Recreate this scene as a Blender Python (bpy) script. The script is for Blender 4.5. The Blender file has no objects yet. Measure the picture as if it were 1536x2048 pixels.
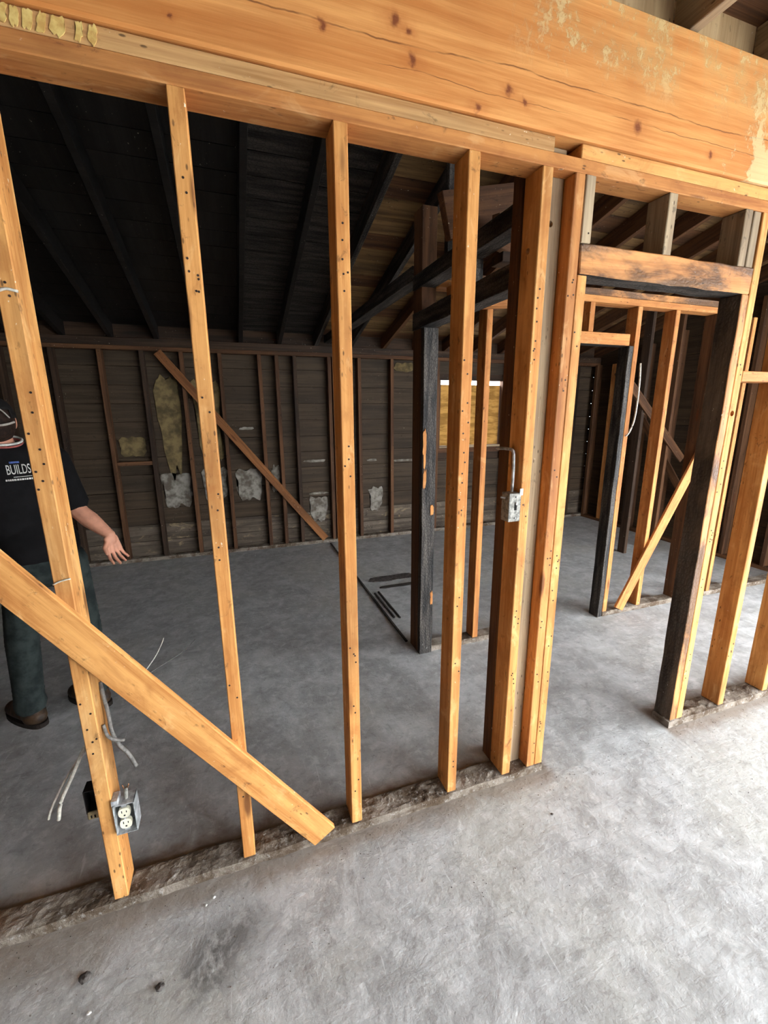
import bpy, bmesh, math, random
from mathutils import Vector, Matrix, noise
from mathutils.bvhtree import BVHTree

random.seed(7)
S = bpy.context.scene
COL = S.collection

# ------------------------------------------------------------------ camera
def make_camera():
    yaw, pitch, roll = .336, -.2317, -.0056
    f = Vector((math.sin(yaw)*math.cos(pitch), math.cos(yaw)*math.cos(pitch), math.sin(pitch)))
    r = Vector((math.cos(yaw), -math.sin(yaw), 0)); u = r.cross(f)
    c, s = math.cos(roll), math.sin(roll)
    r2 = c*r + s*u; u2 = -s*r + c*u
    cam = bpy.data.cameras.new('camera')
    cam.sensor_fit = 'VERTICAL'; cam.sensor_height = 36.0
    cam.lens = 36.0*862.68/2048.0
    cam.clip_start = .02; cam.clip_end = 200
    o = bpy.data.objects.new('camera', cam); COL.objects.link(o)
    m = Matrix((r2, u2, -f)).transposed().to_4x4()
    m.translation = Vector((.4863, -1.3277, 1.6123))
    o.matrix_world = m
    S.camera = o
make_camera()

# ------------------------------------------------------------------ sky, exposure
W = bpy.data.worlds.new('sky'); S.world = W; W.use_nodes = True
bg = W.node_tree.nodes['Background']
bg.inputs['Color'].default_value = (.90, .95, 1.0, 1)
bg.inputs['Strength'].default_value = 11.0
S.view_settings.view_transform = 'Standard'
S.view_settings.look = 'None'
S.view_settings.exposure = 1.05
S.view_settings.gamma = 1.0
S.view_settings.use_curve_mapping = False
S.cycles.use_denoising = True
S.cycles.max_bounces = 8
S.cycles.diffuse_bounces = 6

# ------------------------------------------------------------------ materials
def lin(r, g, b):
    f = lambda v: (v/255/12.92) if v/255 <= .04045 else ((v/255+.055)/1.055)**2.4
    return (f(r), f(g), f(b), 1)

class NT:
    """small helper around a material's node tree"""
    def __init__(self, name):
        self.m = bpy.data.materials.new(name); self.m.use_nodes = True
        self.t = self.m.node_tree; self.n = self.t.nodes; self.l = self.t.links
        self.b = self.n['Principled BSDF']
    def new(self, kind, **kw):
        x = self.n.new(kind)
        for k, v in kw.items(): setattr(x, k, v)
        return x
    def put(self, sock, v):
        if isinstance(v, bpy.types.NodeSocket): self.l.new(v, sock)
        else: sock.default_value = v
    def math(self, op, a, b=None, c=None, clamp=False):
        x = self.new('ShaderNodeMath', operation=op, use_clamp=clamp)
        self.put(x.inputs[0], a)
        if b is not None: self.put(x.inputs[1], b)
        if c is not None: self.put(x.inputs[2], c)
        return x.outputs[0]
    def coord(self, which='Object'):
        return self.new('ShaderNodeTexCoord').outputs[which]
    def mapping(self, vec, scale=(1,1,1), loc=(0,0,0)):
        x = self.new('ShaderNodeMapping'); self.l.new(vec, x.inputs['Vector'])
        x.inputs['Scale'].default_value = scale; self.put(x.inputs['Location'], loc)
        return x.outputs[0]
    def noise(self, vec, scale, detail=4, rough=.55, dist=0.0):
        x = self.new('ShaderNodeTexNoise'); self.l.new(vec, x.inputs['Vector'])
        x.inputs['Scale'].default_value = scale; x.inputs['Detail'].default_value = detail
        x.inputs['Roughness'].default_value = rough; x.inputs['Distortion'].default_value = dist
        return x.outputs['Fac']
    def voronoi(self, vec, scale, feature='F1', rnd=1.0):
        x = self.new('ShaderNodeTexVoronoi', feature=feature); self.l.new(vec, x.inputs['Vector'])
        x.inputs['Scale'].default_value = scale
        if 'Randomness' in x.inputs: x.inputs['Randomness'].default_value = rnd
        return x.outputs['Distance']
    def step(self, v, lo, hi, a=0.0, b=1.0):
        x = self.new('ShaderNodeMapRange'); x.clamp = True; x.interpolation_type = 'SMOOTHSTEP'
        self.put(x.inputs['Value'], v)
        x.inputs['From Min'].default_value = lo; x.inputs['From Max'].default_value = hi
        x.inputs['To Min'].default_value = a; x.inputs['To Max'].default_value = b
        return x.outputs[0]
    def mix(self, fac, a, b, mode='MIX'):
        x = self.new('ShaderNodeMix', data_type='RGBA', blend_type=mode)
        self.put(x.inputs[0], fac); self.put(x.inputs[6], a); self.put(x.inputs[7], b)
        return x.outputs[2]
    def sep(self, vec):
        x = self.new('ShaderNodeSeparateXYZ'); self.l.new(vec, x.inputs[0]); return x.outputs
    def bump(self, h, strength=.3, dist=.01, normal=None):
        x = self.new('ShaderNodeBump'); self.l.new(h, x.inputs['Height'])
        x.inputs['Strength'].default_value = strength; x.inputs['Distance'].default_value = dist
        if normal is not None: self.l.new(normal, x.inputs['Normal'])
        return x.outputs[0]
    def world(self):
        return self.new('ShaderNodeNewGeometry').outputs['Position']
    def rand(self):
        return self.new('ShaderNodeObjectInfo').outputs['Random']
    def blob(self, pos, p, r, squash=(1,1,1)):
        """1 at point p fading to 0 at radius r (world or object space vector pos)"""
        x = self.new('ShaderNodeVectorMath', operation='SUBTRACT'); self.l.new(pos, x.inputs[0]); x.inputs[1].default_value = p
        y = self.new('ShaderNodeVectorMath', operation='MULTIPLY'); self.l.new(x.outputs[0], y.inputs[0]); y.inputs[1].default_value = squash
        z = self.new('ShaderNodeVectorMath', operation='LENGTH'); self.l.new(y.outputs[0], z.inputs[0])
        return self.step(z.outputs['Value'], 0, r, 1, 0)
    def done(self, col, rough=.8, normal=None, spec=.3):
        self.put(self.b.inputs['Base Color'], col); self.put(self.b.inputs['Roughness'], rough)
        self.b.inputs['Specular IOR Level'].default_value = spec
        if normal is not None: self.l.new(normal, self.b.inputs['Normal'])
        return self.m

def wood(name, axis, light, dark, char=0.0, dirt=.35, dirtcol=(70,52,38), rough=.75, spec=.25, knots=True, ash=0.0, pale=.8, soft=.035, charmax=1.0, mott=0.0):
    t = NT(name)
    co = t.coord()
    off = t.math('MULTIPLY', t.rand(), 37.0)
    comb = t.new('ShaderNodeCombineXYZ')
    for i in range(3): t.l.new(off, comb.inputs[i])
    v = t.new('ShaderNodeVectorMath', operation='ADD'); t.l.new(co, v.inputs[0]); t.l.new(comb.outputs[0], v.inputs[1])
    v = v.outputs[0]
    k = {'x': 0, 'y': 1, 'z': 2}[axis]
    def sc(a, b):
        s = [b, b, b]; s[k] = a; return tuple(s)
    g1 = t.noise(t.mapping(v, sc(.9, 20)), 1.0, 5, .6, .8)
    g2 = t.noise(t.mapping(v, sc(5, 150)), 1.0, 3, .6)
    big = t.noise(t.mapping(v, sc(1.4, 6)), 1.0, 3, .5)
    spots = t.voronoi(t.mapping(v, sc(22, 60)), 1.0)
    sm = t.noise(t.mapping(v, sc(3, 9)), 1.0, 3)
    fac = t.step(t.math('ADD', t.math('MULTIPLY', g1, .75), t.math('MULTIPLY', g2, .25)), .34, .66)
    col = t.mix(fac, dark, light)
    # tint of each board
    tint = t.mix(t.math('MULTIPLY', t.rand(), .6), col, t.mix(1.0, col, (.84, .78, .72, 1), 'MULTIPLY'))
    d1 = t.math('MULTIPLY', t.step(big, .48, .74), dirt)
    col = t.mix(d1, tint, lin(*dirtcol))
    m2 = t.noise(t.mapping(v, sc(6, 13)), 1.0, 5, .62, .7)
    col = t.mix(t.math('MULTIPLY', t.step(m2, .46, .70), .5*mott), col, t.mix(1.0, dark, (.66, .56, .50, 1), 'MULTIPLY'))
    col = t.mix(t.math('MULTIPLY', t.step(m2, .30, .44, 1, 0), .4*mott), col, t.mix(.5, light, lin(240, 206, 150)))
    # short scuffs across the face and pale crumbs of old paint
    sc1 = t.noise(t.mapping(v, sc(16, 24)), 1.0, 5, .7, .5)
    col = t.mix(t.math('MULTIPLY', t.step(sc1, .60, .70), dirt*1.1, clamp=True), col, lin(*[int(c*.8) for c in dirtcol]))
    pc = t.noise(t.mapping(v, sc(60, 90)), 1.0, 3, .6)
    col = t.mix(t.math('MULTIPLY', t.math('MULTIPLY', t.step(pc, .69, .73), t.step(sm, .5, .58)), pale), col, lin(226, 214, 190))
    sp = t.math('MULTIPLY', t.step(spots, .10, .22, 1, 0), t.step(sm, .50, .62))
    col = t.mix(t.math('MULTIPLY', sp, .75), col, lin(48, 34, 24))
    if knots:
        kn = t.voronoi(t.mapping(v, sc(1.7, 8)), 1.0)
        col = t.mix(t.step(kn, .05, .13, .8, 0), col, lin(88, 46, 22))
    h = t.math('ADD', t.math('MULTIPLY', g2, .5), t.math('MULTIPLY', g1, .5))
    nrm = t.bump(h, .25, .004)
    if char > 0:
        cn = t.noise(t.mapping(v, sc(2.2, 5)), 1.0, 5, .65, .4)
        cm = t.math('MULTIPLY', t.step(cn, .62-.42*char-soft, .62-.42*char+soft), charmax)
        crk = t.voronoi(t.mapping(v, sc(45, 70)), 1.0, 'DISTANCE_TO_EDGE')
        gs = t.noise(t.mapping(v, sc(3, 28)), 1.0, 4, .6)
        blk = t.mix(t.step(gs, .35, .68), lin(24, 22, 21), lin(82, 76, 70))
        blk = t.mix(t.step(crk, .0, .07, .85, 0), blk, lin(10, 9, 9))
        col = t.mix(cm, col, blk)
        if ash > 0:
            an = t.noise(t.mapping(v, sc(30, 70)), 1.0, 4, .7)
            col = t.mix(t.math('MULTIPLY', t.step(an, .66, .74), ash), col, lin(165, 163, 160))
        nrm = t.bump(t.math('MULTIPLY', crk, cm), .7, .006, nrm)
    return t.done(col, rough, nrm, spec)

PINE_L, PINE_D = lin(224, 166, 98), lin(180, 118, 60)
M = {}
for a in 'xyz':
    M['pine_'+a] = wood('pine_'+a, a, PINE_L, PINE_D, dirt=.45, mott=1.0)
    M['warm_'+a] = wood('warm_'+a, a, lin(206, 144, 82), lin(160, 100, 54), dirt=.4, mott=.8)
    M['brown_'+a] = wood('brown_'+a, a, lin(108, 74, 48), lin(66, 43, 28), dirt=.5, dirtcol=(34, 26, 20))
    M['dark_'+a] = wood('dark_'+a, a, lin(74, 55, 40), lin(42, 31, 24), dirt=.6, dirtcol=(20, 17, 15))
    M['char_'+a] = wood('char_'+a, a, lin(120, 74, 40), lin(66, 40, 24), char=.95, rough=.7, spec=.3, ash=.5)
    M['half_'+a] = wood('half_'+a, a, lin(214, 152, 92), lin(165, 108, 60), char=.34, rough=.65, ash=.3, soft=.09, charmax=.8)
    M['grey_'+a] = wood('grey_'+a, a, lin(178, 158, 128), lin(128, 108, 86), dirt=.5, dirtcol=(84, 76, 66))
M['tan_x'] = wood('tan_x', 'x', lin(214, 172, 118), lin(168, 122, 74), dirt=.45, dirtcol=(92, 70, 48))
M['panel_x'] = wood('panel_x', 'x', lin(76, 62, 47), lin(52, 42, 32), dirt=.5, dirtcol=(38, 31, 25), knots=False, pale=.3)
M['panel_y'] = wood('panel_y', 'y', lin(76, 62, 47), lin(52, 42, 32), dirt=.5, dirtcol=(38, 31, 25), knots=False, pale=.3)
M['panel_low_x'] = wood('panel_low_x', 'x', lin(108, 98, 86), lin(66, 56, 46), dirt=.6, dirtcol=(44, 36, 30), knots=False, pale=1.0, mott=.8)
M['sooty_z'] = wood('sooty_z', 'z', lin(132, 112, 92), lin(90, 76, 64), char=.42, soft=.16, charmax=.8, ash=.8, dirt=.5)
M['oldroof_x'] = wood('oldroof_x', 'x', lin(140, 110, 72), lin(92, 68, 44), dirt=.6, dirtcol=(40, 32, 26), knots=False)
M['brace_x'] = wood('brace_x', 'x', lin(146, 96, 54), lin(104, 64, 36), dirt=.4, dirtcol=(52, 38, 28))
M['soot_x'] = wood('soot_x', 'x', lin(54, 50, 46), lin(26, 24, 22), char=.7, dirt=.5, dirtcol=(16, 15, 14), rough=.6, spec=.4, knots=False, ash=.12)
M['soot_y'] = wood('soot_y', 'y', lin(38, 35, 33), lin(15, 14, 13), dirt=.6, dirtcol=(9, 8, 8), rough=.55, spec=.4, knots=False)

def concrete():
    t = NT('concrete'); p = t.world()
    a = t.noise(p, 1.1, 5, .6, .5); b = t.noise(p, 5.5, 6, .62, .6); c = t.noise(p, 38, 5, .65)
    d = t.noise(t.mapping(p, (7, 26, 7)), 1.0, 4, .6, .8)
    col = t.mix(t.step(b, .35, .68), lin(152, 152, 150), lin(182, 183, 182))
    col = t.mix(t.math('MULTIPLY', t.step(a, .46, .68), .55), col, lin(178, 177, 168))
    col = t.mix(t.math('MULTIPLY', t.step(d, .56, .74), .28), col, lin(122, 122, 123))
    col = t.mix(t.math('MULTIPLY', t.step(c, .58, .72), .30), col, lin(98, 97, 96))
    col = t.mix(t.math('MULTIPLY', t.step(c, .30, .42, 1, 0), .30), col, lin(214, 216, 214))
    m1 = t.noise(p, 16, 6, .72, .4)
    col = t.mix(t.math('MULTIPLY', t.step(m1, .50, .66), .45), col, lin(206, 207, 205))
    col = t.mix(t.math('MULTIPLY', t.step(m1, .34, .45, 1, 0), .38), col, lin(118, 114, 110))
    # scratches and pale trowel streaks
    st = t.noise(t.mapping(p, (60, 5, 1)), 1.0, 2, .5, 1.5)
    col = t.mix(t.math('MULTIPLY', t.step(st, .69, .74), .5), col, lin(205, 206, 206))
    # brown earth washed along the sill plates
    xyz = t.sep(p)
    e = t.math('ADD', xyz[1], t.math('MULTIPLY', t.math('SUBTRACT', b, .5), .20))
    near = t.math('MULTIPLY', t.step(e, -.115, -.02), t.step(e, .12, .20, 1, 0))
    gone = t.step(xyz[0], 1.72, 1.78, 1, 0)
    gone2 = t.step(xyz[0], 2.46, 2.5)
    near = t.math('MULTIPLY', near, t.math('MAXIMUM', gone, gone2))
    near = t.math('MAXIMUM', near, t.math('MULTIPLY', t.math('MULTIPLY', t.step(e, -.24, -.06), t.step(e, .12, .2, 1, 0)), t.step(t.math('ADD', xyz[0], t.math('MULTIPLY', a, .4)), .1, .45, .8, 0)))
    col = t.mix(t.math('MULTIPLY', near, .65), col, lin(112, 92, 70))
    # soot and oil smudges
    for q, r, sq, s in (((.305, -.245, 0), .16, (1, 1, 1), .8), ((.40, -.19, 0), .12, (.8, 1, 1), .6), ((.25, -.30, 0), .10, (.6, 1, 1), .5)):
        m = t.math('MULTIPLY', t.blob(p, q, r, sq), t.step(t.math('ADD', t.math('MULTIPLY', b, .6), t.math('MULTIPLY', m1, .4)), .44, .55))
        col = t.mix(t.math('MULTIPLY', m, s, clamp=True), col, lin(62, 58, 56))
    h = t.math('ADD', t.math('MULTIPLY', c, .35), t.math('ADD', t.math('MULTIPLY', b, .6), t.math('MULTIPLY', d, .25)))
    return t.done(col, t.step(b, .3, .7, .55, .85), t.bump(h, .45, .02), .35)
M['concrete'] = concrete()

def beam_mat():
    t = NT('beam_timber'); p = t.world(); x, y, z = t.sep(p)
    g1 = t.noise(t.mapping(p, (.7, 14, 14)), 1.0, 5, .6, 1.2); g2 = t.noise(t.mapping(p, (4, 120, 120)), 1.0, 3, .6)
    fac = t.step(t.math('ADD', t.math('MULTIPLY', g1, .75), t.math('MULTIPLY', g2, .25)), .32, .68)
    col = t.mix(fac, lin(190, 120, 60), lin(222, 158, 92))
    big = t.noise(p, 2.3, 3)
    col = t.mix(t.math('MULTIPLY', t.step(big, .5, .7), .25), col, lin(150, 84, 36))
    # shakes: long drying cracks along the grain
    hgt = t.math('ADD', t.math('MULTIPLY', g1, .4), t.math('MULTIPLY', g2, .6))
    for k, (z0, sl, xa, xb, wd) in enumerate(((2.545, .026, .45, 1.30, .0024), (2.580, .003, 1.2, 2.75, .0022), (2.545, -.004, 1.7, 2.6, .0014), (2.70, -.02, -1.5, .4, .0018), (2.512, .0, .9, 1.6, .0012))):
        w = t.noise(t.mapping(p, (2.4, 0, 0), (k*5.3, 0, 0)), 1.0, 3, .55); w2 = t.noise(t.mapping(p, (25, 0, 0), (k*3.7, 0, 0)), 1.0, 2)
        wob = t.math('ADD', t.math('MULTIPLY', t.math('SUBTRACT', w, .5), .05), t.math('MULTIPLY', t.math('SUBTRACT', w2, .5), .007))
        dz = t.math('ABSOLUTE', t.math('SUBTRACT', t.math('SUBTRACT', z, z0), t.math('ADD', wob, t.math('MULTIPLY', x, sl))))
        ln = t.math('MULTIPLY', t.step(dz, wd*.3, wd*1.3, 1, 0), t.math('MULTIPLY', t.step(x, xa, xa+.1), t.step(x, xb-.15, xb, 1, 0)))
        ln = t.math('MULTIPLY', ln, t.step(t.noise(t.mapping(p, (6, 0, 0), (k*9.1, 0, 0)), 1.0, 3), .38, .55, .25, 1))
        col = t.mix(t.math('MULTIPLY', ln, .8), col, lin(104, 56, 26))
    # knots, with the grain drawn round them
    kd = t.new('ShaderNodeTexNoise'); t.l.new(p, kd.inputs['Vector']); kd.inputs['Scale'].default_value = 45; kd.inputs['Detail'].default_value = 3
    ks = t.new('ShaderNodeVectorMath', operation='MULTIPLY_ADD'); t.l.new(kd.outputs['Color'], ks.inputs[0]); ks.inputs[1].default_value = (.03, 0, .03); t.l.new(p, ks.inputs[2])
    pk = ks.outputs[0]
    for kx, kz, r in ((.789, 2.559, .014), (1.035, 2.536, .018), (1.347, 2.531, .015), (1.241, 2.468, .014), (1.402, 2.510, .012), (1.848, 2.524, .024), (.984, 2.615, .02), (1.02, 2.601, .012), (2.2, 2.5, .012), (.433, 2.497, .008)):
        q = (kx+.015, -.012, kz+.015)
        m = t.blob(pk, q, r*2.2, (.6, .2, 1)); col = t.mix(t.math('MULTIPLY', m, .45), col, lin(170, 96, 44))
        m = t.blob(pk, q, r, (.9, .2, .8)); col = t.mix(t.math('MULTIPLY', m, 1.3, clamp=True), col, lin(122, 66, 34))
    # old plaster left on the upper face
    n1 = t.noise(t.mapping(p, (1, 1, .8)), 48, 6, .75, .3); n2 = t.noise(p, 6, 3, .5)
    area = t.math('MULTIPLY', t.step(x, 1.28, 1.55), t.step(t.math('ADD', z, t.math('MULTIPLY', x, -.02)), 2.55, 2.68))
    pl = t.math('MULTIPLY', t.step(t.math('ADD', n1, t.math('MULTIPLY', n2, .9)), .98, 1.10), area)
    patch2 = t.math('ADD', t.blob(p, (2.46, -.012, 2.53), .26, (1, .1, .8)), t.math('ADD', t.math('MULTIPLY', t.math('SUBTRACT', n2, .5), 2.2), t.math('MULTIPLY', t.math('SUBTRACT', n1, .5), 1.2)))
    pl = t.math('MAXIMUM', pl, t.step(patch2, .62, .80))
    col = t.mix(t.math('MULTIPLY', pl, .62), col, lin(214, 196, 146))
    film = t.math('MULTIPLY', t.math('MULTIPLY', t.step(x, 1.3, 1.9), t.step(z, 2.56, 2.74)), t.step(n2, .35, .6))
    col = t.mix(t.math('MULTIPLY', film, .45), col, lin(196, 162, 104))
    nrm = t.bump(t.math('ADD', hgt, t.math('MULTIPLY', pl, 1.5)), .4, .006)
    return t.done(col, .72, nrm, .25)
M['beam'] = beam_mat()

def sill_mat():
    t = NT('dusty_sill'); p = t.world()
    a = t.noise(p, 9, 5, .65); b = t.noise(p, 60, 4, .7); c = t.noise(t.mapping(p, (3, 40, 40)), 1.0, 4)
    col = t.mix(t.step(a, .38, .62), lin(84, 70, 56), lin(134, 124, 112))
    col = t.mix(t.math('MULTIPLY', t.step(b, .55, .70), .5), col, lin(186, 183, 178))
    col = t.mix(t.math('MULTIPLY', t.step(c, .52, .7), .5), col, lin(70, 54, 42))
    return t.done(col, .95, t.bump(t.math('ADD', a, b), .8, .01), .15)
M['sill'] = sill_mat()

def simple(name, rgb, rough=.6, metal=0.0, spec=.3, nscale=30, var=.25, bump=.15, dark=None):
    t = NT(name); p = t.coord()
    n = t.noise(p, nscale, 4, .6)
    d = dark or tuple(int(c*(1-var)) for c in rgb)
    col = t.mix(t.step(n, .35, .65), lin(*d), lin(*rgb))
    t.b.inputs['Metallic'].default_value = metal
    return t.done(col, rough, t.bump(n, bump, .004), spec)
M['steel'] = simple('galvanised_steel', (196, 198, 198), .45, .25, .5, 40, .3)
M['steel_dull'] = simple('dull_steel', (150, 147, 138), .6, .2, .4, 60, .4, .4)
M['slot_shade'] = simple('painted_slot_shade', (18, 17, 16), .9)  # near-black colour painted for the shade inside outlet and switch slots
M['ivory'] = simple('ivory_plastic', (232, 226, 202), .35, 0, .5, 20, .08, .02)
M['beige_plastic'] = simple('beige_plastic', (168, 150, 112), .45, 0, .4, 20, .2)
M['cable_grey'] = simple('grey_cable', (128, 124, 118), .6, 0, .3, 60, .3)
M['cable_white'] = simple('white_cable', (206, 200, 186), .55, 0, .3, 60, .2)
M['cable_black'] = simple('black_cable', (30, 28, 27), .5)
M['copper'] = simple('bare_copper', (190, 130, 90), .4, .8, .5)
M['nail'] = simple('rusty_nail', (58, 44, 36), .6, .3)
M['stone'] = simple('dark_stone', (92, 86, 82), .9, 0, .2, 50, .4, .5)
M['chip'] = simple('pale_chip', (222, 220, 214), .8, 0, .2, 50, .2, .4)
M['dust'] = simple('grit', (120, 112, 104), .95, 0, .2, 3, .6, .2, dark=(54, 46, 40))
M['plaster_tan'] = simple('plaster_tan', (126, 108, 74), .9, 0, .15, 9, .35, .4)
M['plaster_grey'] = simple('plaster_grey', (146, 140, 130), .9, 0, .15, 14, .4, .4, dark=(92, 84, 74))
M['cream_smear'] = simple('cream_smear', (222, 196, 122), .85, 0, .2, 25, .2, .6, dark=(190, 150, 84))
M['skin'] = simple('skin', (206, 146, 118), .55, 0, .35, 18, .10, .05)
M['shirt'] = simple('black_cotton', (20, 19, 20), .9, 0, .15, 14, .3, .3)
M['jeans'] = simple('worn_denim', (50, 57, 55), .9, 0, .15, 12, .4, .4, dark=(30, 35, 35))
M['leather'] = simple('brown_leather', (72, 52, 34), .6, 0, .35, 22, .5, .4)
M['sole'] = simple('rubber_sole', (38, 30, 24), .85)
M['cap'] = simple('black_cap', (26, 23, 22), .85, 0, .2, 40, .3, .3)
M['hair'] = simple('brown_hair', (48, 32, 24), .8, 0, .2, 60, .4, .5)
M['piping'] = simple('grey_piping', (176, 168, 156), .7)
M['white_print'] = simple('white_print', (214, 212, 204), .8, 0, .2, 80, .15)
M['blue_print'] = simple('blue_print', (84, 104, 168), .8, 0, .2, 80, .3)
M['red_print'] = simple('red_trim', (170, 92, 84), .8)
M['plywood'] = wood('plywood', 'z', lin(208, 180, 138), lin(176, 146, 106), dirt=.35, dirtcol=(120, 100, 76))

def board_mat():
    t = NT('yellowed_board'); p = t.world()
    n = t.noise(t.mapping(p, (6, 6, 22)), 1.0, 4)
    col = t.mix(t.step(n, .35, .65), lin(150, 112, 54), lin(196, 154, 84))
    m = t.done(col, .8, t.bump(n, .2, .004), .2)
    tr = t.new('ShaderNodeBsdfTranslucent'); t.l.new(col, tr.inputs[0])
    mx = t.new('ShaderNodeMixShader'); mx.inputs[0].default_value = .13
    t.l.new(t.b.outputs[0], mx.inputs[1]); t.l.new(tr.outputs[0], mx.inputs[2])
    t.l.new(mx.outputs[0], t.n['Material Output'].inputs['Surface'])
    return m
M['board'] = board_mat()

# ------------------------------------------------------------------ mesh helpers
def link(name, me, parent=None, mats=None, loc=None):
    o = bpy.data.objects.new(name, me); COL.objects.link(o)
    if mats is not None:
        for m in (mats if isinstance(mats, (list, tuple)) else [mats]):
            me.materials.append(M[m] if isinstance(m, str) else m)
    if loc is not None: o.location = loc
    if parent is not None: o.parent = parent
    return o

def from_bm(name, bm, mats, parent=None, loc=None, smooth=False):
    me = bpy.data.meshes.new(name); bmesh.ops.recalc_face_normals(bm, faces=bm.faces[:])
    bm.to_mesh(me); bm.free()
    if smooth:
        for p in me.polygons: p.use_smooth = True
    return link(name, me, parent, mats, loc)

def thing(name, label, cat, loc=(0, 0, 0), group=None, kind=None):
    o = bpy.data.objects.new(name, None); COL.objects.link(o); o.location = loc; o.empty_display_size = .1
    return tag(o, label, cat, group, kind)

def tag(o, label, cat, group=None, kind=None):
    o['label'] = label; o['category'] = cat
    if group: o['group'] = group
    if kind: o['kind'] = kind
    return o

def timber(name, parent, x, y, z, mat, bevel=.0025, facemat=None, rough=0.0, label=None, seg=1, lumps=0.0):
    """a sawn board between x, y, z ranges. facemat: {'-x': material, ...} other material on one side"""
    c = Vector(((x[0]+x[1])/2, (y[0]+y[1])/2, (z[0]+z[1])/2)); d = Vector((x[1]-x[0], y[1]-y[0], z[1]-z[0]))
    bm = bmesh.new(); bmesh.ops.create_cube(bm, size=1)
    for v in bm.verts: v.co = Vector((v.co.x*d.x, v.co.y*d.y, v.co.z*d.z))
    if seg > 1:
        ax = max(range(3), key=lambda i: d[i])
        n = Vector([1 if i == ax else 0 for i in range(3)])
        for i in range(1, seg):
            bmesh.ops.bisect_plane(bm, geom=bm.verts[:]+bm.edges[:]+bm.faces[:], plane_co=n*(d[ax]*(i/seg-.5)), plane_no=n)
    if bevel:
        e = [e for e in bm.edges if len(e.link_faces) == 2 and e.calc_face_angle(0) > .5]
        bmesh.ops.bevel(bm, geom=e, offset=min(bevel, min(d)*.3), segments=1, affect='EDGES')
    if rough:
        for v in bm.verts:
            q = v.co + c
            v.co += Vector((noise.noise(q*9+Vector((5, 0, 0))), noise.noise(q*9+Vector((0, 7, 0))), noise.noise(q*9)))*rough
    mats = [mat]
    if facemat:
        bm.faces.ensure_lookup_table(); bmesh.ops.recalc_face_normals(bm, faces=bm.faces[:])
        for k, (key, fm) in enumerate(facemat.items()):
            mats.append(fm); ax = 'xyz'.index(key[1]); sg = -1 if key[0] == '-' else 1
            for f in bm.faces:
                if f.normal[ax]*sg > .8: f.material_index = k+1
    o = from_bm(name, bm, mats, parent)
    o.location = c - (parent.matrix_world.translation if False else Vector((0, 0, 0)))
    if parent is not None: o.location = c - Vector(parent.location)
    if label: o['label'] = label
    return o

def beam_between(name, parent, a, b, w, h, mat, up=(0, 0, 1), bevel=.0025, label=None):
    """rectangular board from point a to point b; w across, h along 'up'; length is its local x"""
    a, b = Vector(a), Vector(b); L = (b-a).length; X = (b-a).normalized()
    Z = (Vector(up) - X*X.dot(Vector(up))).normalized(); Y = Z.cross(X)
    bm = bmesh.new(); bmesh.ops.create_cube(bm, size=1)
    for v in bm.verts: v.co = Vector((v.co.x*L, v.co.y*w, v.co.z*h))
    if bevel: bmesh.ops.bevel(bm, geom=bm.edges[:], offset=bevel, segments=1, affect='EDGES')
    o = from_bm(name, bm, [mat], parent)
    m = Matrix((X, Y, Z)).transposed().to_4x4(); m.translation = (a+b)/2 - (Vector(parent.location) if parent else Vector())
    o.matrix_local = m
    if label: o['label'] = label
    return o

def catmull(pts, n=8):
    P = [Vector(p) for p in pts]; P = [P[0]*2-P[1]] + P + [P[-1]*2-P[-2]]; out = []
    for i in range(1, len(P)-2):
        for k in range(n):
            t = k/n; a, b, c, d = P[i-1], P[i], P[i+1], P[i+2]
            out.append(.5*((2*b)+(c-a)*t+(2*a-5*b+4*c-d)*t*t+(3*b-a-3*c+d)*t**3))
    out.append(P[-2]); return out

def tube_bm(bm, pts, r, sides=8, n=8, flat=1.0):
    path = catmull(pts, n); rings = []
    up = Vector((0, 0, 1))
    for i, p in enumerate(path):
        t = (path[min(i+1, len(path)-1)]-path[max(i-1, 0)]).normalized()
        s = t.cross(up if abs(t.z) < .95 else Vector((1, 0, 0))).normalized(); u = s.cross(t)
        rr = r(i/(len(path)-1)) if callable(r) else r
        rings.append([bm.verts.new(p+s*rr*flat*math.cos(2*math.pi*k/sides)+u*rr*math.sin(2*math.pi*k/sides)) for k in range(sides)])
    for a, b in zip(rings, rings[1:]):
        for k in range(sides): bm.faces.new((a[k], a[(k+1) % sides], b[(k+1) % sides], b[k]))
    bm.faces.new(rings[0][::-1]); bm.faces.new(rings[-1])

def tube(name, pts, r, mat, parent=None, sides=8, n=8, flat=1.0):
    bm = bmesh.new(); off = Vector(parent.location) if parent else Vector()
    tube_bm(bm, [Vector(p)-off for p in pts], r, sides, n, flat)
    return from_bm(name, bm, [mat], parent, smooth=True)

def rock(name, p, r, mat, parent=None, squash=.5, seed=0):
    bm = bmesh.new(); bmesh.ops.create_icosphere(bm, subdivisions=2, radius=1)
    for v in bm.verts:
        k = 1+.45*noise.noise(v.co*1.6+Vector((seed*3.1, seed, 0)))
        v.co = Vector((v.co.x*r*k, v.co.y*r*k*.8, max(v.co.z, -.6)*r*k*squash))
    return from_bm(name, bm, [mat], parent, loc=(p[0], p[1], p[2]+.5*r*squash))

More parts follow.
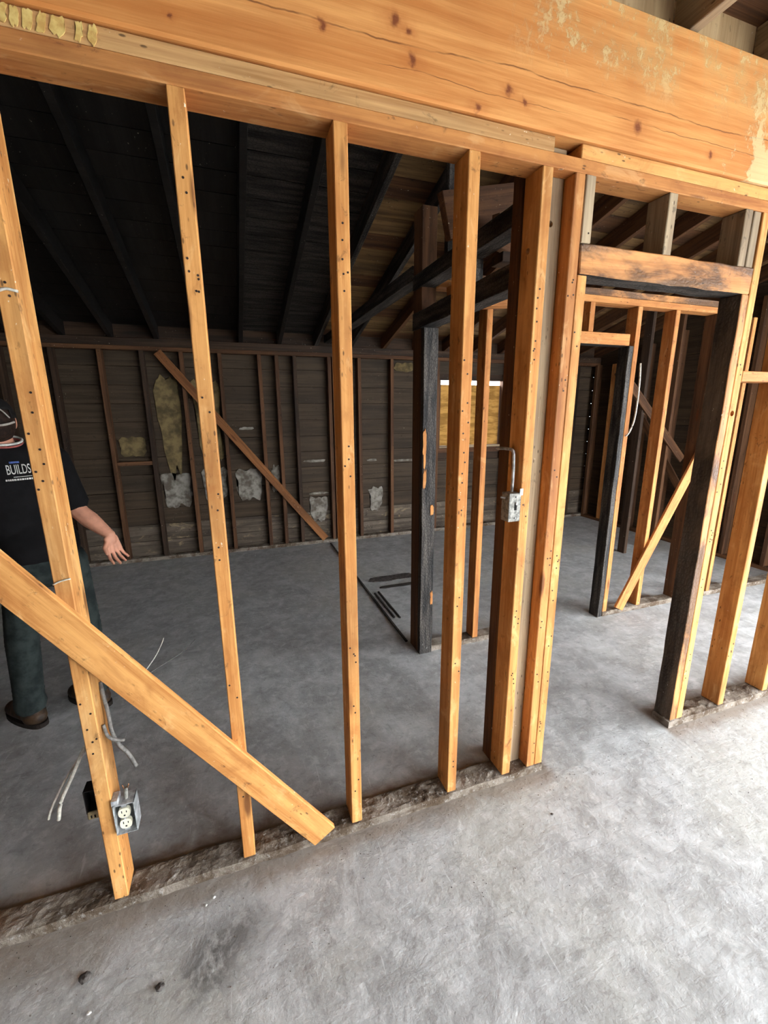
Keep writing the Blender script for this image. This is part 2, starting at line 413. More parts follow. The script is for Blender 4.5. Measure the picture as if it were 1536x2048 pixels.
def blob_plate(name, outline, origin, ux, uz, thick, mat, parent=None):
    """flat irregular patch with thickness; outline in (u, w) metres on the plane through origin"""
    ux, uz = Vector(ux), Vector(uz); nn = ux.cross(uz).normalized(); o = Vector(origin)
    off = Vector(parent.location) if parent else Vector()
    bm = bmesh.new()
    a = [bm.verts.new(o+ux*u+uz*w-off) for u, w in outline]; b = [bm.verts.new(o+ux*u*.985+uz*w*.985+nn*thick-off) for u, w in outline]
    bm.faces.new(b); bm.faces.new(a[::-1])
    for i in range(len(a)): bm.faces.new((a[i], a[(i+1) % len(a)], b[(i+1) % len(a)], b[i]))
    bmesh.ops.triangulate(bm, faces=[f for f in bm.faces if len(f.verts) > 4])
    return from_bm(name, bm, [mat], parent)

def ragged(w, h, n=28, amp=.12, seed=0, taper=0.0):
    """outline of a torn rectangle-ish patch"""
    out = []
    for i in range(n):
        a = 2*math.pi*i/n; c, s = math.cos(a), math.sin(a)
        k = 1/max(abs(c), abs(s)); k = min(k, 1.25)
        k *= 1+amp*noise.noise(Vector((c*2.2+seed*5, s*2.2, seed)))*2+amp*.5*noise.noise(Vector((c*9, s*9+seed, 3)))
        tw = 1-taper*(1-(s*k+1)/2)
        out.append((c*k*w/2*tw, s*k*h/2))
    return out

def nail_heads(parent, pts, y, r=.0032):
    """a scatter of small nail heads on the face of one stud, one joined part"""
    bm = bmesh.new(); off = Vector(parent.location) + (Vector(parent.parent.location) if parent.parent else Vector())
    for x, z in pts:
        vs = [bm.verts.new(Vector((x+r*math.cos(k*math.pi/3), y-.0012, z+r*math.sin(k*math.pi/3)))-off) for k in range(6)]
        vb = [bm.verts.new(Vector((v.co.x, v.co.y+.004, v.co.z))) for v in vs]
        bm.faces.new(vs)
        for k in range(6): bm.faces.new((vs[k], vs[(k+1) % 6], vb[(k+1) % 6], vb[k]))
    o = from_bm('nail_head', bm, ['nail'], parent); o['kind'] = 'stuff'
    return o

# ------------------------------------------------------------------ the setting
SW, SD = .041, .092           # stud width and depth
HT, PT = 2.369, .041          # underside of the top plates, plate thickness

# floor slab
bm = bmesh.new()
for x0, x1, y0, y1 in ((-9, 12, -14, 4.05),):
    v = [bm.verts.new(q) for q in ((x0, y0, 0), (x1, y0, 0), (x1, y1, 0), (x0, y1, 0), (x0, y0, -.15), (x1, y0, -.15), (x1, y1, -.15), (x0, y1, -.15))]
    for f in ((0, 1, 2, 3), (7, 6, 5, 4), (0, 4, 5, 1), (1, 5, 6, 2), (2, 6, 7, 3), (3, 7, 4, 0)): bm.faces.new([v[i] for i in f])
floor = from_bm('floor', bm, ['concrete'])
tag(floor, 'stained grey concrete slab floor under all the framing', 'floor', kind='structure')

# --- the open stud wall in front
WF = thing('wall_front', 'open pine stud wall with a doorway and diagonal brace', 'wall', kind='structure')
def stud(x, z1=HT, parent=None, mat='pine_z', y=(0, SD), z0=.041, name='stud', w=SW, **k):
    return timber(name, parent or WF, (x, x+w), y, (z0, z1), mat, **k)
RNG = random.Random(3)
def rnails(s, x, zs=None, n=9):
    pts = []
    for i in range(n):
        z = RNG.uniform(.15, 2.25)
        pts += [(x+RNG.uniform(.008, .033), z), (x+RNG.uniform(.008, .033), z-RNG.uniform(.025, .05))]
    nail_heads(s, pts, 0)
for x in (-1.625, -1.219, -.813, -.4064): stud(x)
S1 = stud(0); S2 = stud(.4074); S3 = stud(.811); S4 = stud(1.225); S5 = stud(1.493)
for s, x in ((S1, 0), (S2, .4074), (S3, .811), (S4, 1.225), (S5, 1.493)): rnails(s, x)
BK = stud(1.538, mat='grey_z', y=(.051, SD), w=.082)                      # backing stud, flat, between the two
K1 = stud(1.623, mat='warm_z'); rnails(K1, 1.623)
T1 = stud(1.666, 2.066, mat='pine_z', name='trimmer_stud'); rnails(T1, 1.666)
timber('cripple_stud', WF, (1.668, 1.709), (0, SD), (2.167, HT), 'grey_z')
timber('cripple_stud', WF, (2.046, 2.087), (0, SD), (2.167, HT), 'grey_z')
timber('cripple_stud', WF, (2.452, 2.493), (0, SD), (2.167, HT), 'grey_z')
timber('cripple_stud', WF, (2.505, 2.546), (.004, SD), (2.167, HT), 'grey_z')
timber('door_header', WF, (1.668, 2.548), (-.002, SD), (2.068, 2.166), 'half_x', bevel=.004, facemat={'-z': 'char_x', '+y': 'char_x'}, rough=.004, seg=14, label='scorched door header, blackened underneath')
T2 = timber('trimmer_stud', WF, (2.509, 2.550), (0, SD), (.041, 2.067), 'half_z', facemat={'-x': 'sooty_z', '+y': 'char_z'}, rough=.0025, seg=30, label='charred trimmer stud, black on the doorway side')
K2 = stud(2.553); rnails(K2, 2.553)
S9 = stud(2.864, mat='pine_z'); S10 = stud(3.228); stud(3.634)
for s, x in ((S9, 2.864), (S10, 3.228)): rnails(s, x)
timber('blocking', WF, (2.595, 2.863), (0, SD), (1.726, 1.769), 'warm_x')
timber('top_plate', WF, (-2.19, 5.6), (0, SD), (HT, HT+PT), 'warm_x')
timber('top_plate', WF, (-2.19, 1.533), (.001, SD), (HT+PT+.001, 2.452), 'tan_x')
timber('top_plate', WF, (1.640, 5.6), (.001, SD), (HT+PT+.001, 2.452), 'pine_x')
timber('blocking', WF, (1.545, 1.618), (.045, SD), (HT+PT+.001, 2.45), 'grey_x')

def sill(x0, x1):
    """dusty bottom plate with mortar crumbs caked on its top"""
    nx = int((x1-x0)/.012); ny = 9; bm = bmesh.new(); g = []
    for i in range(nx+1):
        x = x0+(x1-x0)*i/nx; row = []
        for j in range(ny+1):
            y = SD*j/ny
            n = noise.noise(Vector((x*7, y*20, 1)))*.5+noise.noise(Vector((x*38, y*45, 2)))*.5
            h = .036+max(0, n+.12)*.014*(1 if 0 < j < ny else .25)
            row.append(bm.verts.new((x+.002*noise.noise(Vector((x*40, y*40, 9))), y-(.003+.004*noise.noise(Vector((x*12, 0, 4))) if j == 0 else 0), h)))
        g.append(row)
    for i in range(nx):
        for j in range(ny): bm.faces.new((g[i][j], g[i+1][j], g[i+1][j+1], g[i][j+1]))
    f = [bm.verts.new((r[0].co.x, r[0].co.y+.002*noise.noise(r[0].co*30), 0)) for r in g]; b = [bm.verts.new((r[-1].co.x, SD, 0)) for r in g]
    for i in range(nx):
        bm.faces.new((f[i], f[i+1], g[i+1][0], g[i][0])); bm.faces.new((b[i+1], b[i], g[i][-1], g[i+1][-1]))
    bm.faces.new([f[0]]+g[0]+[b[0]]); bm.faces.new([b[-1]]+g[-1][::-1]+[f[-1]])
    bmesh.ops.triangulate(bm, faces=[q for q in bm.faces if len(q.verts) > 4])
    return from_bm('sill_plate', bm, ['sill'], WF)
sill(-2.19, 1.708); sill(2.500, 4.1)
br = beam_between('diagonal_brace', WF, (-.42, -.011, 1.651), (.70, -.011, .045), .021, .096, 'pine_x', up=(.82, 0, .57), label='let-in diagonal brace with pitted face')

def bore(o, p, axis, r, depth):
    """drill a round hole into a board"""
    nn = Vector(axis); bm = bmesh.new()
    m = Matrix.Translation(Vector(p)-Vector(o.location)) @ nn.to_track_quat('Z', 'Y').to_matrix().to_4x4()
    bmesh.ops.create_cone(bm, cap_ends=True, segments=18, radius1=r, radius2=r, depth=depth*2, matrix=m)
    cm = bpy.data.meshes.new('drill'); bm.to_mesh(cm); bm.free(); c = bpy.data.objects.new('drill', cm); COL.objects.link(c)
    c.matrix_world = Matrix.Translation(Vector(o.location))
    md = o.modifiers.new('bore', 'BOOLEAN'); md.operation = 'DIFFERENCE'; md.object = c; md.solver = 'EXACT'
    bpy.context.view_layer.update(); dg = bpy.context.evaluated_depsgraph_get()
    me = bpy.data.meshes.new_from_object(o.evaluated_get(dg)); o.modifiers.clear(); o.data = me
    bpy.data.objects.remove(c); bpy.data.meshes.remove(cm)
bore(BK, (1.576, .051, 2.229), (0, -1, 0), .010, .06)
bore(S5, (1.493, .054, 2.137), (-1, 0, 0), .011, .06)
bore(K2, (2.572, .0, 1.59), (0, -1, 0), .012, .06)
tube('twine', [(-.002, -.003, 1.884), (.02, -.004, 1.892), (.043, -.003, 1.888)], .0035, 'cable_white', WF, 6, 4)
tube('twine', [(.0, -.003, 1.158), (.02, -.003, 1.166), (.042, -.003, 1.170)], .0022, 'cable_white', WF, 6, 4)

# --- the big timber above the wall
BM = timber('roof_beam', None, (-2.19, 5.6), (-.012, .10), (2.455, 2.834), 'beam', bevel=.006, seg=1)
tag(BM, 'deep orange timber beam with cracks and plaster scraps above the stud wall', 'beam')

# cream scraps on the upper plate at its far end
for k, (u, w0) in enumerate(((.095, .019), (.118, .016), (.141, .018), (.166, .016), (.196, .026), (.236, .014), (.262, .017), (.062, .02), (.035, .016))):
    blob_plate('plaster_smear', ragged(w0, .036, 18, .28, k+3), (u+.006, .0005, 2.431), (1, 0, .0), (0.15, 0, 1), .0018, 'cream_smear', WF)

# --- roof over the burnt rooms
def zr(y): return 2.33+.25*(3.8-y)      # underside of the rafters
CE = thing('ceiling', 'soot blackened roof boards and rafters over the burnt rooms', 'ceiling', kind='structure')
ang = math.atan(.25)
rx = [.241+.4064*k for k in range(-5, 14)]
for k, x in enumerate(rx):
    mat = 'soot_y' if x < 1.3 else ('char_x' if x < 2.0 else 'brown_x')
    y0, y1 = 3.99, .16
    nrm = Vector((0, math.sin(ang), math.cos(ang)))
    a = Vector((x+.02, y0, zr(y0)))+nrm*.07; b = Vector((x+.02, y1, zr(y1)))+nrm*.07
    beam_between('rafter', CE, a, b, .041, .14, mat, up=nrm)
npl = 22
for i in range(npl):
    ya = 4.05-(4.05-.1)*i/npl; yb = 4.05-(4.05-.1)*(i+1)/npl; ym = (ya+yb)/2
    nrm = Vector((0, math.sin(ang), math.cos(ang)))
    for xa, xb, mt in ((-2.3, .65, 'soot_y'), (.65, 1.46, 'soot_x'), (1.46, 5.75, ('oldroof_x', 'brown_x', 'oldroof_x')[i % 3])):
        c = Vector(((xa+xb)/2, ym, zr(ym)))+nrm*(.151+.002*random.random())
        o = beam_between('plank', CE, (xa+.002, c.y, c.z), (xb-.002, c.y, c.z), (ya-yb)/math.cos(ang)-.006, .02, mt, up=nrm, bevel=0)

nrm = Vector((0, math.sin(ang), math.cos(ang))); a = Vector((-2.3, 2.05, zr(2.05)))+nrm*.172
beam_between('underlay', CE, a, a+Vector((8.1, 0, 0)), 4.3, .01, 'dark_x', up=nrm, bevel=0)
# --- back wall
YB = 3.80
WB = thing('wall_back', 'brown plank back wall with studs and torn plaster', 'wall', kind='structure')
z = 0.02; row = 0
while z < 2.30:
    h = .186; z1 = min(z+h-.004, 2.34)
    for xa, xb in (((-2.3, 5.6),) if (z1 < 1.12 or z > 1.96) else ((-2.3, 3.03), (4.03, 5.6))):
        timber('plank', WB, (xa, xb), (YB+.092+.003*random.random(), YB+.115), (z, z1), 'panel_x' if row > 1 else 'panel_low_x', bevel=.002)
    z += h; row += 1
for xa, xb, za, zb in ((-2.3, 5.6, 0, 1.12), (-2.3, 5.6, 1.985, 2.5), (-2.3, 3.03, 1.12, 1.985), (4.03, 5.6, 1.12, 1.985)):
    timber('sheathing', WB, (xa, xb), (YB+.116, YB+.13), (za, zb), 'dark_x', bevel=0)
for xs, mt in ((-1.5, 'dark_z'), (-1.09, 'dark_z'), (-.69, 'brown_z'), (-.32, 'dark_z'), (.045, 'brown_z'), (.42, 'brown_z'), (.825, 'brown_z'), (1.01, 'brown_z'), (1.205, 'dark_z'), (1.60, 'brown_z'), (1.655, 'brown_z'), (1.96, 'brown_z'), (2.372, 'brown_z'), (2.78, 'brown_z'), (2.99, 'brown_z'), (4.03, 'brown_z'), (4.4, 'dark_z'), (4.8, 'brown_z'), (5.2, 'dark_z')):
    timber('stud', WB, (xs, xs+SW), (YB, YB+SD), (.041, 2.21), mt)
timber('top_plate', WB, (-2.3, 5.6), (YB-.002, YB+SD), (2.21, 2.25), 'brown_x')
timber('top_plate', WB, (-2.3, 5.6), (YB, YB+SD), (2.251, 2.325), 'dark_x')
timber('sill_plate', WB, (-2.3, 5.6), (YB-.004, YB+SD), (0, .041), 'sill')
timber('blocking', WB, (-.648, -.32), (YB, YB+SD), (1.06, 1.10), 'brown_x')
timber('blocking', WB, (3.03, 4.03), (YB, YB+SD), (1.06, 1.12), 'brown_x')
beam_between('diagonal_brace', WB, (-.15, YB-.012, 2.20), (1.50, YB-.012, .06), .02, .085, 'brace_x', up=(.8, 0, .6))
for i in range(11):   # planks between rafters above the plate
    pass
timber('fascia_board', WB, (-2.3, 5.6), (YB+.07, YB+.09), (2.326, 2.48), 'dark_x')
for k, (px, pz, w, h, mt, tp) in enumerate(((-.115, 1.45, .27, 1.02, 'plaster_tan', .45), (.27, 1.52, .28, .78, 'plaster_tan', .2), (-.12, .76, .30, .38, 'plaster_grey', .1), (.28, .80, .26, .36, 'plaster_grey', .1), (.65, .78, .30, .36, 'plaster_grey', .15), (-.5, 1.25, .24, .20, 'plaster_tan', 0), (.95, .83, .1, .3, 'plaster_grey', .2), (1.45, .42, .24, .30, 'plaster_grey', .3), (2.2, .5, .2, .3, 'plaster_grey', .3), (2.58, 2.13, .25, .1, 'plaster_tan', 0))):
    blob_plate('plaster_patch', ragged(w, h, 40, .16, k, tp), (px, YB+.0905, pz), (1, 0, 0), (0, 0, 1), .007, mt, WB)
for k, (px, pz, w) in enumerate(((1.42, 1.02, .24), (2.6, .98, .3), (2.15, 1.0, .12), (1.45, .62, .2), (.66, 1.42, .15))):
    blob_plate('plaster_patch', ragged(w, .028, 22, .25, k+20), (px, YB+.0905, pz), (1, 0, 0), (0, 0, 1), .008, 'plaster_grey', WB)

# --- boarded window in the back wall
WN = thing('window_1', 'back wall window boarded with yellowed panels, daylight showing above', 'window', kind='structure')
timber('window_frame', WN, (3.03, 3.06), (YB+.02, YB+.13), (1.12, 1.985), 'brown_z')
timber('window_frame', WN, (4.0, 4.03), (YB+.02, YB+.13), (1.12, 1.985), 'brown_z')
timber('window_sill', WN, (3.06, 4.0), (YB+.02, YB+.13), (1.12, 1.145), 'grey_x')
timber('board', WN, (3.062, 3.998), (YB+.105, YB+.117), (1.146, 1.515), 'board')
timber('board', WN, (3.062, 3.998), (YB+.112, YB+.124), (1.505, 1.93), 'board')

# --- partition further in, parallel to the front wall
YP = 1.08
WI = thing('wall_inner', 'burnt inner partition of studs with a doorway and brace', 'wall', kind='structure')
stud(1.985, 2.288, WI, 'warm_z', (YP, YP+SD))
timber('stud', WI, (1.572, 1.662), (YP-.012, YP+.03), (.0, 2.07), 'char_z', rough=.003, seg=26, label='blackened corner stud with flaking char')
timber('stud', WI, (1.572, 1.662), (YP+.032, YP+.15), (.0, 2.70), 'brown_z')
for k, (fx, fz, w, h) in enumerate(((1.583, 1.42, .022, .14), (1.586, 1.20, .02, .10), (1.641, 1.00, .022, .06), (1.65, .40, .018, .09), (1.584, 1.31, .014, .09))):
    blob_plate('bare_wood_patch', ragged(w, h, 22, .3, k+60), (fx, YP-.0145, fz), (1, 0, 0), (0, 0, 1), .0025, 'warm_z', WI)
timber('sill_plate', WI, (1.664, 2.62), (YP, YP+SD), (0, .041), 'sill')
timber('sill_plate', WI, (3.163, 5.4), (YP, YP+SD), (0, .041), 'sill')
timber('stud', WI, (3.118, 3.159), (YP, YP+SD), (.0, 2.032), 'char_z', rough=.003, seg=24, label='blackened doorway stud, split along the edge')
stud(3.162, 2.288, WI, 'warm_z', (YP, YP+SD), rough=.0015, seg=12)
stud(3.515, 2.288, WI, 'warm_z', (YP, YP+SD)); stud(3.93, 2.288, WI, 'brown_z', (YP, YP+SD)); stud(4.33, 2.288, WI, 'warm_z', (YP, YP+SD)); stud(4.74, 2.288, WI, 'brown_z', (YP, YP+SD))
stud(2.58, 2.288, WI, 'brown_z', (YP, YP+SD))
timber('top_plate', WI, (1.664, 3.95), (YP, YP+SD), (2.289, 2.33), 'warm_x', facemat={'-z': 'warm_x'})
timber('top_plate', WI, (1.664, 3.95), (YP+.002, YP+SD), (2.331, 2.372), 'half_x', rough=.003, seg=16, label='upper plate of the partition, burnt along its top')
timber('door_header', WI, (2.622, 3.117), (YP, YP+SD), (2.034, 2.108), 'warm_x', facemat={'-z': 'char_x'})
timber('cripple_stud', WI, (2.752, 2.793), (YP, YP+SD), (2.109, 2.288), 'warm_z')
beam_between('diagonal_brace', WI, (3.31, YP-.012, .05), (4.08, YP-.012, 1.50), .02, .088, 'warm_x', up=(-.8, 0, .45))
# a deeper stud behind the doorway and the cross brace beyond it
stud(4.62, 2.6, WI, 'dark_z', (2.2, 2.2+SD), z0=.0, name='stud'); stud(5.05, 2.6, WI, 'brown_z', (2.2, 2.2+SD), z0=0)
beam_between('diagonal_brace', WI, (4.3, 2.185, 1.95), (5.3, 2.185, 1.05), .02, .088, 'brown_x', up=(.6, 0, .8))

# --- short partition running back from the front wall
WC = thing('wall_closet', 'charred closet partition framing running back from the front wall', 'wall', kind='structure')
timber('stud', WC, (1.515, 1.606), (.094, .135), (.0, 2.07), 'brown_z')
timber('stud', WC, (1.515, 1.606), (.136, .190), (.0, 2.75), 'brown_z')
timber('door_header', WC, (1.562, 1.654), (.191, 1.22), (2.072, 2.165), 'char_y', rough=.003, seg=14)
timber('top_plate', WC, (1.562, 1.654), (.10, 1.22), (2.29, 2.368), 'char_y')
timber('top_plate', WC, (1.562, 1.654), (1.23, 3.78), (2.35, 2.43), 'char_y')
timber('cripple_stud', WC, (1.562, 1.654), (.60, .641), (2.166, 2.289), 'char_z')
timber('stud', WC, (1.60, 1.69), (.86, .90), (2.37, 3.0), 'char_z')
for k, (a, b, w, h, mt) in enumerate((((1.70, 1.0, 2.22), (2.5, 1.05, 2.30), .09, .12, 'warm_x'), ((1.52, .75, 2.50), (2.3, .95, 2.75), .04, .2, 'brown_x'), ((1.72, .62, 2.42), (2.35, .95, 2.42), .04, .14, 'brown_x'), ((1.66, .5, 2.26), (2.4, .5, 2.26), .09, .04, 'dark_x'))):
    beam_between('joist_remnant', WC, a, b, w, h, mt)

# charred plate remains on the slab where the partition burnt away
RM = thing('burnt_floor_plate', 'blackened strips of burnt sill plate lying on the slab', 'plate')
for x, y0, y1, w in ((1.552, 1.25, 3.74, .018), (1.598, 1.62, 2.12, .016), (1.640, 1.60, 2.14, .015)):
    beam_between('strip', RM, (x, y0, .006), (x, y1, .006), w, .012, 'char_x')
for k, (x, y, w, d) in enumerate(((1.87, 2.42, .44, .13), (1.86, 2.22, .34, .05))):
    p = blob_plate('slab_scrap', ragged(w, d, 26, .14, k+40), (x, y, .001), (1, 0, 0), (0, 1, 0), .006, 'char_x' if k else 'stone')
    tag(p, ('dark ragged scrap of burnt flooring beside the blackened strips', 'thin charred splinter of flooring beside the dark scrap')[k], 'debris')

# --- right and left outer walls
WR = thing('wall_right', 'dark plank end wall with brown studs behind the doorway', 'wall', kind='structure')
z = .02
while z < 2.9:
    timber('plank', WR, (5.592, 5.615), (.1, 3.9), (z, z+.196), 'panel_y', bevel=.002); z += .2
timber('sheathing', WR, (5.617, 5.63), (.1, 3.93), (0, 3.3), 'dark_y', bevel=0)
for k in range(9):
    y = .5+.4064*k
    timber('stud', WR, (5.5, 5.59), (y, y+SW), (.041, 2.21+.25*max(0, 3.8-y)*.9), 'brown_z')
timber('stud', WR, (5.5, 5.59), (3.42, 3.50), (.041, 2.21), 'warm_z'); timber('stud', WR, (5.5, 5.59), (3.25, 3.29), (.041, 2.21), 'brown_z')
timber('sill_plate', WR, (5.5, 5.59), (.1, 3.79), (0, .041), 'brown_y')
beam_between('diagonal_brace', WR, (5.49, 3.4, 2.1), (5.49, 2.0, .3), .02, .088, 'brown_x', up=(0, -.6, .8))
WL = thing('wall_left', 'dark plank end wall closing the burnt room', 'wall', kind='structure')
z = .02
while z < 3.3:
    timber('plank', WL, (-2.23, -2.2), (-3.6, 3.9), (z, z+.196), 'dark_y', bevel=.002); z += .2

timber('sheathing', WL, (-2.25, -2.232), (-3.6, 3.93), (0, 3.5), 'dark_y', bevel=0)
WX = thing('wall_rear_light_blocker', 'unseen plank wall added to block light beside the open side of the daylit room', 'wall', kind='structure')  # unseen wall, added so daylight comes mainly from the right
z = .0
while z < 2.9:
    timber('plank', WX, (-2.19, 2.2), (-3.63, -3.6), (z, z+.198), 'dark_x', bevel=.002); z += .2
timber('lintel_light_blocker', WX, (2.2, 5.6), (-3.63, -3.55), (2.15, 2.97), 'brown_x')  # unseen, added to cut off high sky light over the rear opening
timber('corner_post', WX, (5.5, 5.6), (-3.6, -3.5), (0, 2.97), 'brown_z')
timber('side_lintel_light_blocker', WX, (5.52, 5.6), (-3.5, .0), (2.15, 2.97), 'brown_y')  # added out of view to keep light through the right side low
# --- ceiling of the daylit side: joists sitting on the beam
CJ = thing('ceiling_joists', 'pale ceiling joists resting on the big beam', 'ceiling', kind='structure')
for x in (-1.2, -.6, .0, .60, 1.21, 1.62, 2.03, 2.437, 2.84, 3.25, 3.66):
    timber('joist', CJ, (x, x+SW), (-3.4, .06), (2.836, 2.976), 'grey_y')
xs = [-2.19, -1.2, -.6, .0, .60, 1.21, 1.62, 2.03, 2.437, 2.84, 3.25, 3.66, 4.4, 5.6]
for a, b in zip(xs, xs[1:]):
    timber('blocking_panel', CJ, (a+SW, b), (.061, .078), (2.836, 3.36), 'plywood')
for i in range(12):
    y = -3.4+.29*i
    timber('plank', CJ, (-2.2, 5.6), (y, y+.285), (2.978, 2.998), 'brown_x', bevel=0)

# ------------------------------------------------------------------ electrical things
def box_shell(bm, x0, x1, y0, y1, z0, z1, t=.0025):
    """open-fronted box (front is -y)"""
    def cub(a, b, c, d, e, f):
        v = [bm.verts.new(q) for q in ((a, c, e), (b, c, e), (b, d, e), (a, d, e), (a, c, f), (b, c, f), (b, d, f), (a, d, f))]
        for q in ((0, 3, 2, 1), (4, 5, 6, 7), (0, 1, 5, 4), (1, 2, 6, 5), (2, 3, 7, 6), (3, 0, 4, 7)): bm.faces.new([v[i] for i in q])
    cub(x0, x0+t, y0, y1, z0, z1); cub(x1-t, x1, y0, y1, z0, z1); cub(x0, x1, y0, y1, z0, z0+t); cub(x0, x1, y0, y1, z1-t, z1); cub(x0, x1, y1-t, y1, z0, z1)

def receptacle(parent, cx, y, cz, mat='ivory', w=.034):
    """duplex outlet: two rounded faces with slots, on a strap"""
    off = Vector(parent.location)
    timber('mounting_strap', parent, (cx-.008, cx+.008), (y+.006, y+.009), (cz-.056, cz+.056), 'steel', bevel=.001)
    for s in (-1, 1):
        bm = bmesh.new(); zc = cz+s*.0205; n = 20; a = []; b = []
        for k in range(n):
            t = 2*math.pi*k/n; px = w/2*math.copysign(abs(math.cos(t))**.75, math.cos(t)); pz = .0175*math.copysign(abs(math.sin(t))**.8, math.sin(t))
            a.append(bm.verts.new(Vector((cx+px, y, zc+pz))-off)); b.append(bm.verts.new(Vector((cx+px, y+.012, zc+pz))-off))
        bm.faces.new(a); bm.faces.new(b[::-1])
        for k in range(n): bm.faces.new((a[k], a[(k+1) % n], b[(k+1) % n], b[k]))
        f = from_bm('outlet_face', bm, [mat], parent)
        for dx, h in ((-.0065, .009), (.0065, .007)):
            sl = timber('slot', None, (cx+dx-.0012, cx+dx+.0012), (y-.0004, y+.002), (zc+.001, zc+.001+h), 'slot_shade', bevel=0)  # solid dark block standing in for the shaded opening
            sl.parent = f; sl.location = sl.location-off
        sl = timber('slot', None, (cx-.0025, cx+.0025), (y-.0004, y+.002), (zc-.011, zc-.006), 'slot_shade', bevel=0)
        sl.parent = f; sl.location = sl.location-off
    timber('screw', parent, (cx-.003, cx+.003), (y-.001, y+.004), (cz-.003, cz+.003), 'steel', bevel=.001)

OB = thing('outlet_box', 'metal outlet box with ivory duplex receptacle nailed to a stud above the sill', 'outlet', (.072, -.01, .36))
bm = bmesh.new(); box_shell(bm, -.028, .032, -.004, .05, -.054, .056)
from_bm('box', bm, ['steel'], OB)
receptacle(OB, .072, -.008, .357)
timber('bracket', OB, (.0415, .06), (-.011, .03), (.412, .432), 'steel', bevel=.001)
tube('cable_clamp', [(.078, .01, .411), (.08, .01, .43), (.082, .012, .452)], .006, 'steel_dull', OB)
for dx in (-.005, .004): tube('wire_stub', [(.082+dx, .012, .448), (.084+dx*2, .01, .466)], .0014, 'copper', OB, 6, 3)

O2 = thing('rear_outlet_box', 'dark outlet box with beige receptacle on the far side of the stud', 'outlet', (-.026, .05, .385))
bm = bmesh.new(); box_shell(bm, -.022, .024, .0, .045, -.03, .055)
from_bm('box', bm, ['cable_black'], O2)
timber('outlet_face', O2, (-.046, -.012), (.044, .056), (.335, .362), 'beige_plastic', bevel=.004)
for dx in (-.036, -.026): timber('slot', O2, (dx, dx+.004), (.043, .046), (.343, .353), 'slot_shade', bevel=0)  # dark blocks in place of shaded slot openings

SB = thing('switch_box', 'grey metal switch box on the stud beside the doorway, fed by a bent conduit', 'switch box', (1.466, -.004, 1.255))
bm = bmesh.new(); bmesh.ops.create_cube(bm, size=1)
for v in bm.verts: v.co = Vector((v.co.x*.052, v.co.y*.05+.024, v.co.z*.108))
bmesh.ops.bevel(bm, geom=bm.edges[:], offset=.002, segments=1, affect='EDGES')
from_bm('box', bm, ['steel_dull'], SB)
timber('switch_slot', SB, (1.464, 1.474), (-.0072, -.004), (1.245, 1.268), 'slot_shade', bevel=.001)  # dark block painted as the shade in the toggle opening
timber('toggle', SB, (1.466, 1.472), (-.012, -.006), (1.266, 1.276), 'steel', bevel=.001)
for zz in (1.295, 1.215): tube('screw', [(1.469, -.008, zz), (1.469, -.004, zz)], .003, 'steel', SB, 8, 2)
timber('bracket', SB, (1.484, 1.498), (-.006, -.001), (1.30, 1.326), 'steel', bevel=.001)
tube('conduit', [(1.474, .03, 1.30), (1.476, .032, 1.36), (1.476, .034, 1.43), (1.478, .045, 1.462), (1.482, .09, 1.466), (1.486, .16, 1.462)], .006, 'steel', SB)
tube('conduit_stub', [(1.440, .02, 1.29), (1.425, .03, 1.292)], .004, 'steel', SB, 6, 3)

tag(tube('grey_cable', [(.043, .075, .80), (.05, .06, .76), (.058, .05, .70), (.062, .04, .645), (.078, .03, .60), (.10, .025, .565), (.118, .02, .515)], .006, 'cable_grey'), 'cut grey cable hanging beside the lowest stud above the outlet box', 'cable')
tag(tube('short_grey_cable', [(.046, .03, .68), (.056, .02, .645), (.075, .02, .625), (.095, .03, .612)], .005, 'cable_grey'), 'short stripped cable end looped under the hanging grey cable', 'cable')
tag(tube('white_wire', [(-.006, .06, .62), (-.03, .058, .58), (-.07, .05, .50), (-.105, .045, .43), (-.118, .04, .372)], .0055, 'cable_white'), 'thick white wire dangling from the far side of the stud', 'wire')
tag(tube('thin_white_wire', [(-.006, .07, .60), (-.04, .07, .56), (-.09, .065, .49), (-.135, .06, .41), (-.15, .055, .37)], .0035, 'cable_white'), 'thin white wire dangling next to the thick one', 'wire')
fw = tube('loose_floor_wire', [(-.19, 1.36, .006), (-.15, 1.47, .01), (-.10, 1.55, .05), (-.06, 1.60, .11), (-.045, 1.62, .145)], .0035, 'cable_white')
tag(fw, 'stiff pale wire sticking up from the slab beyond the brace', 'wire')
tag(tube('thin_floor_wire', [(-.17, 1.38, .005), (-.05, 1.52, .008), (.06, 1.64, .01), (.13, 1.75, .03)], .002, 'cable_grey'), 'thin grey wire lying on the slab beside the stiff pale one', 'wire')
tag(tube('doorway_cable', [(3.21, 1.055, 1.92), (3.222, 1.055, 1.80), (3.225, 1.055, 1.65), (3.215, 1.055, 1.53), (3.19, 1.06, 1.45), (3.172, 1.07, 1.42)], .006, 'cable_white'), 'white cable bowed along the inner doorway stud', 'cable')

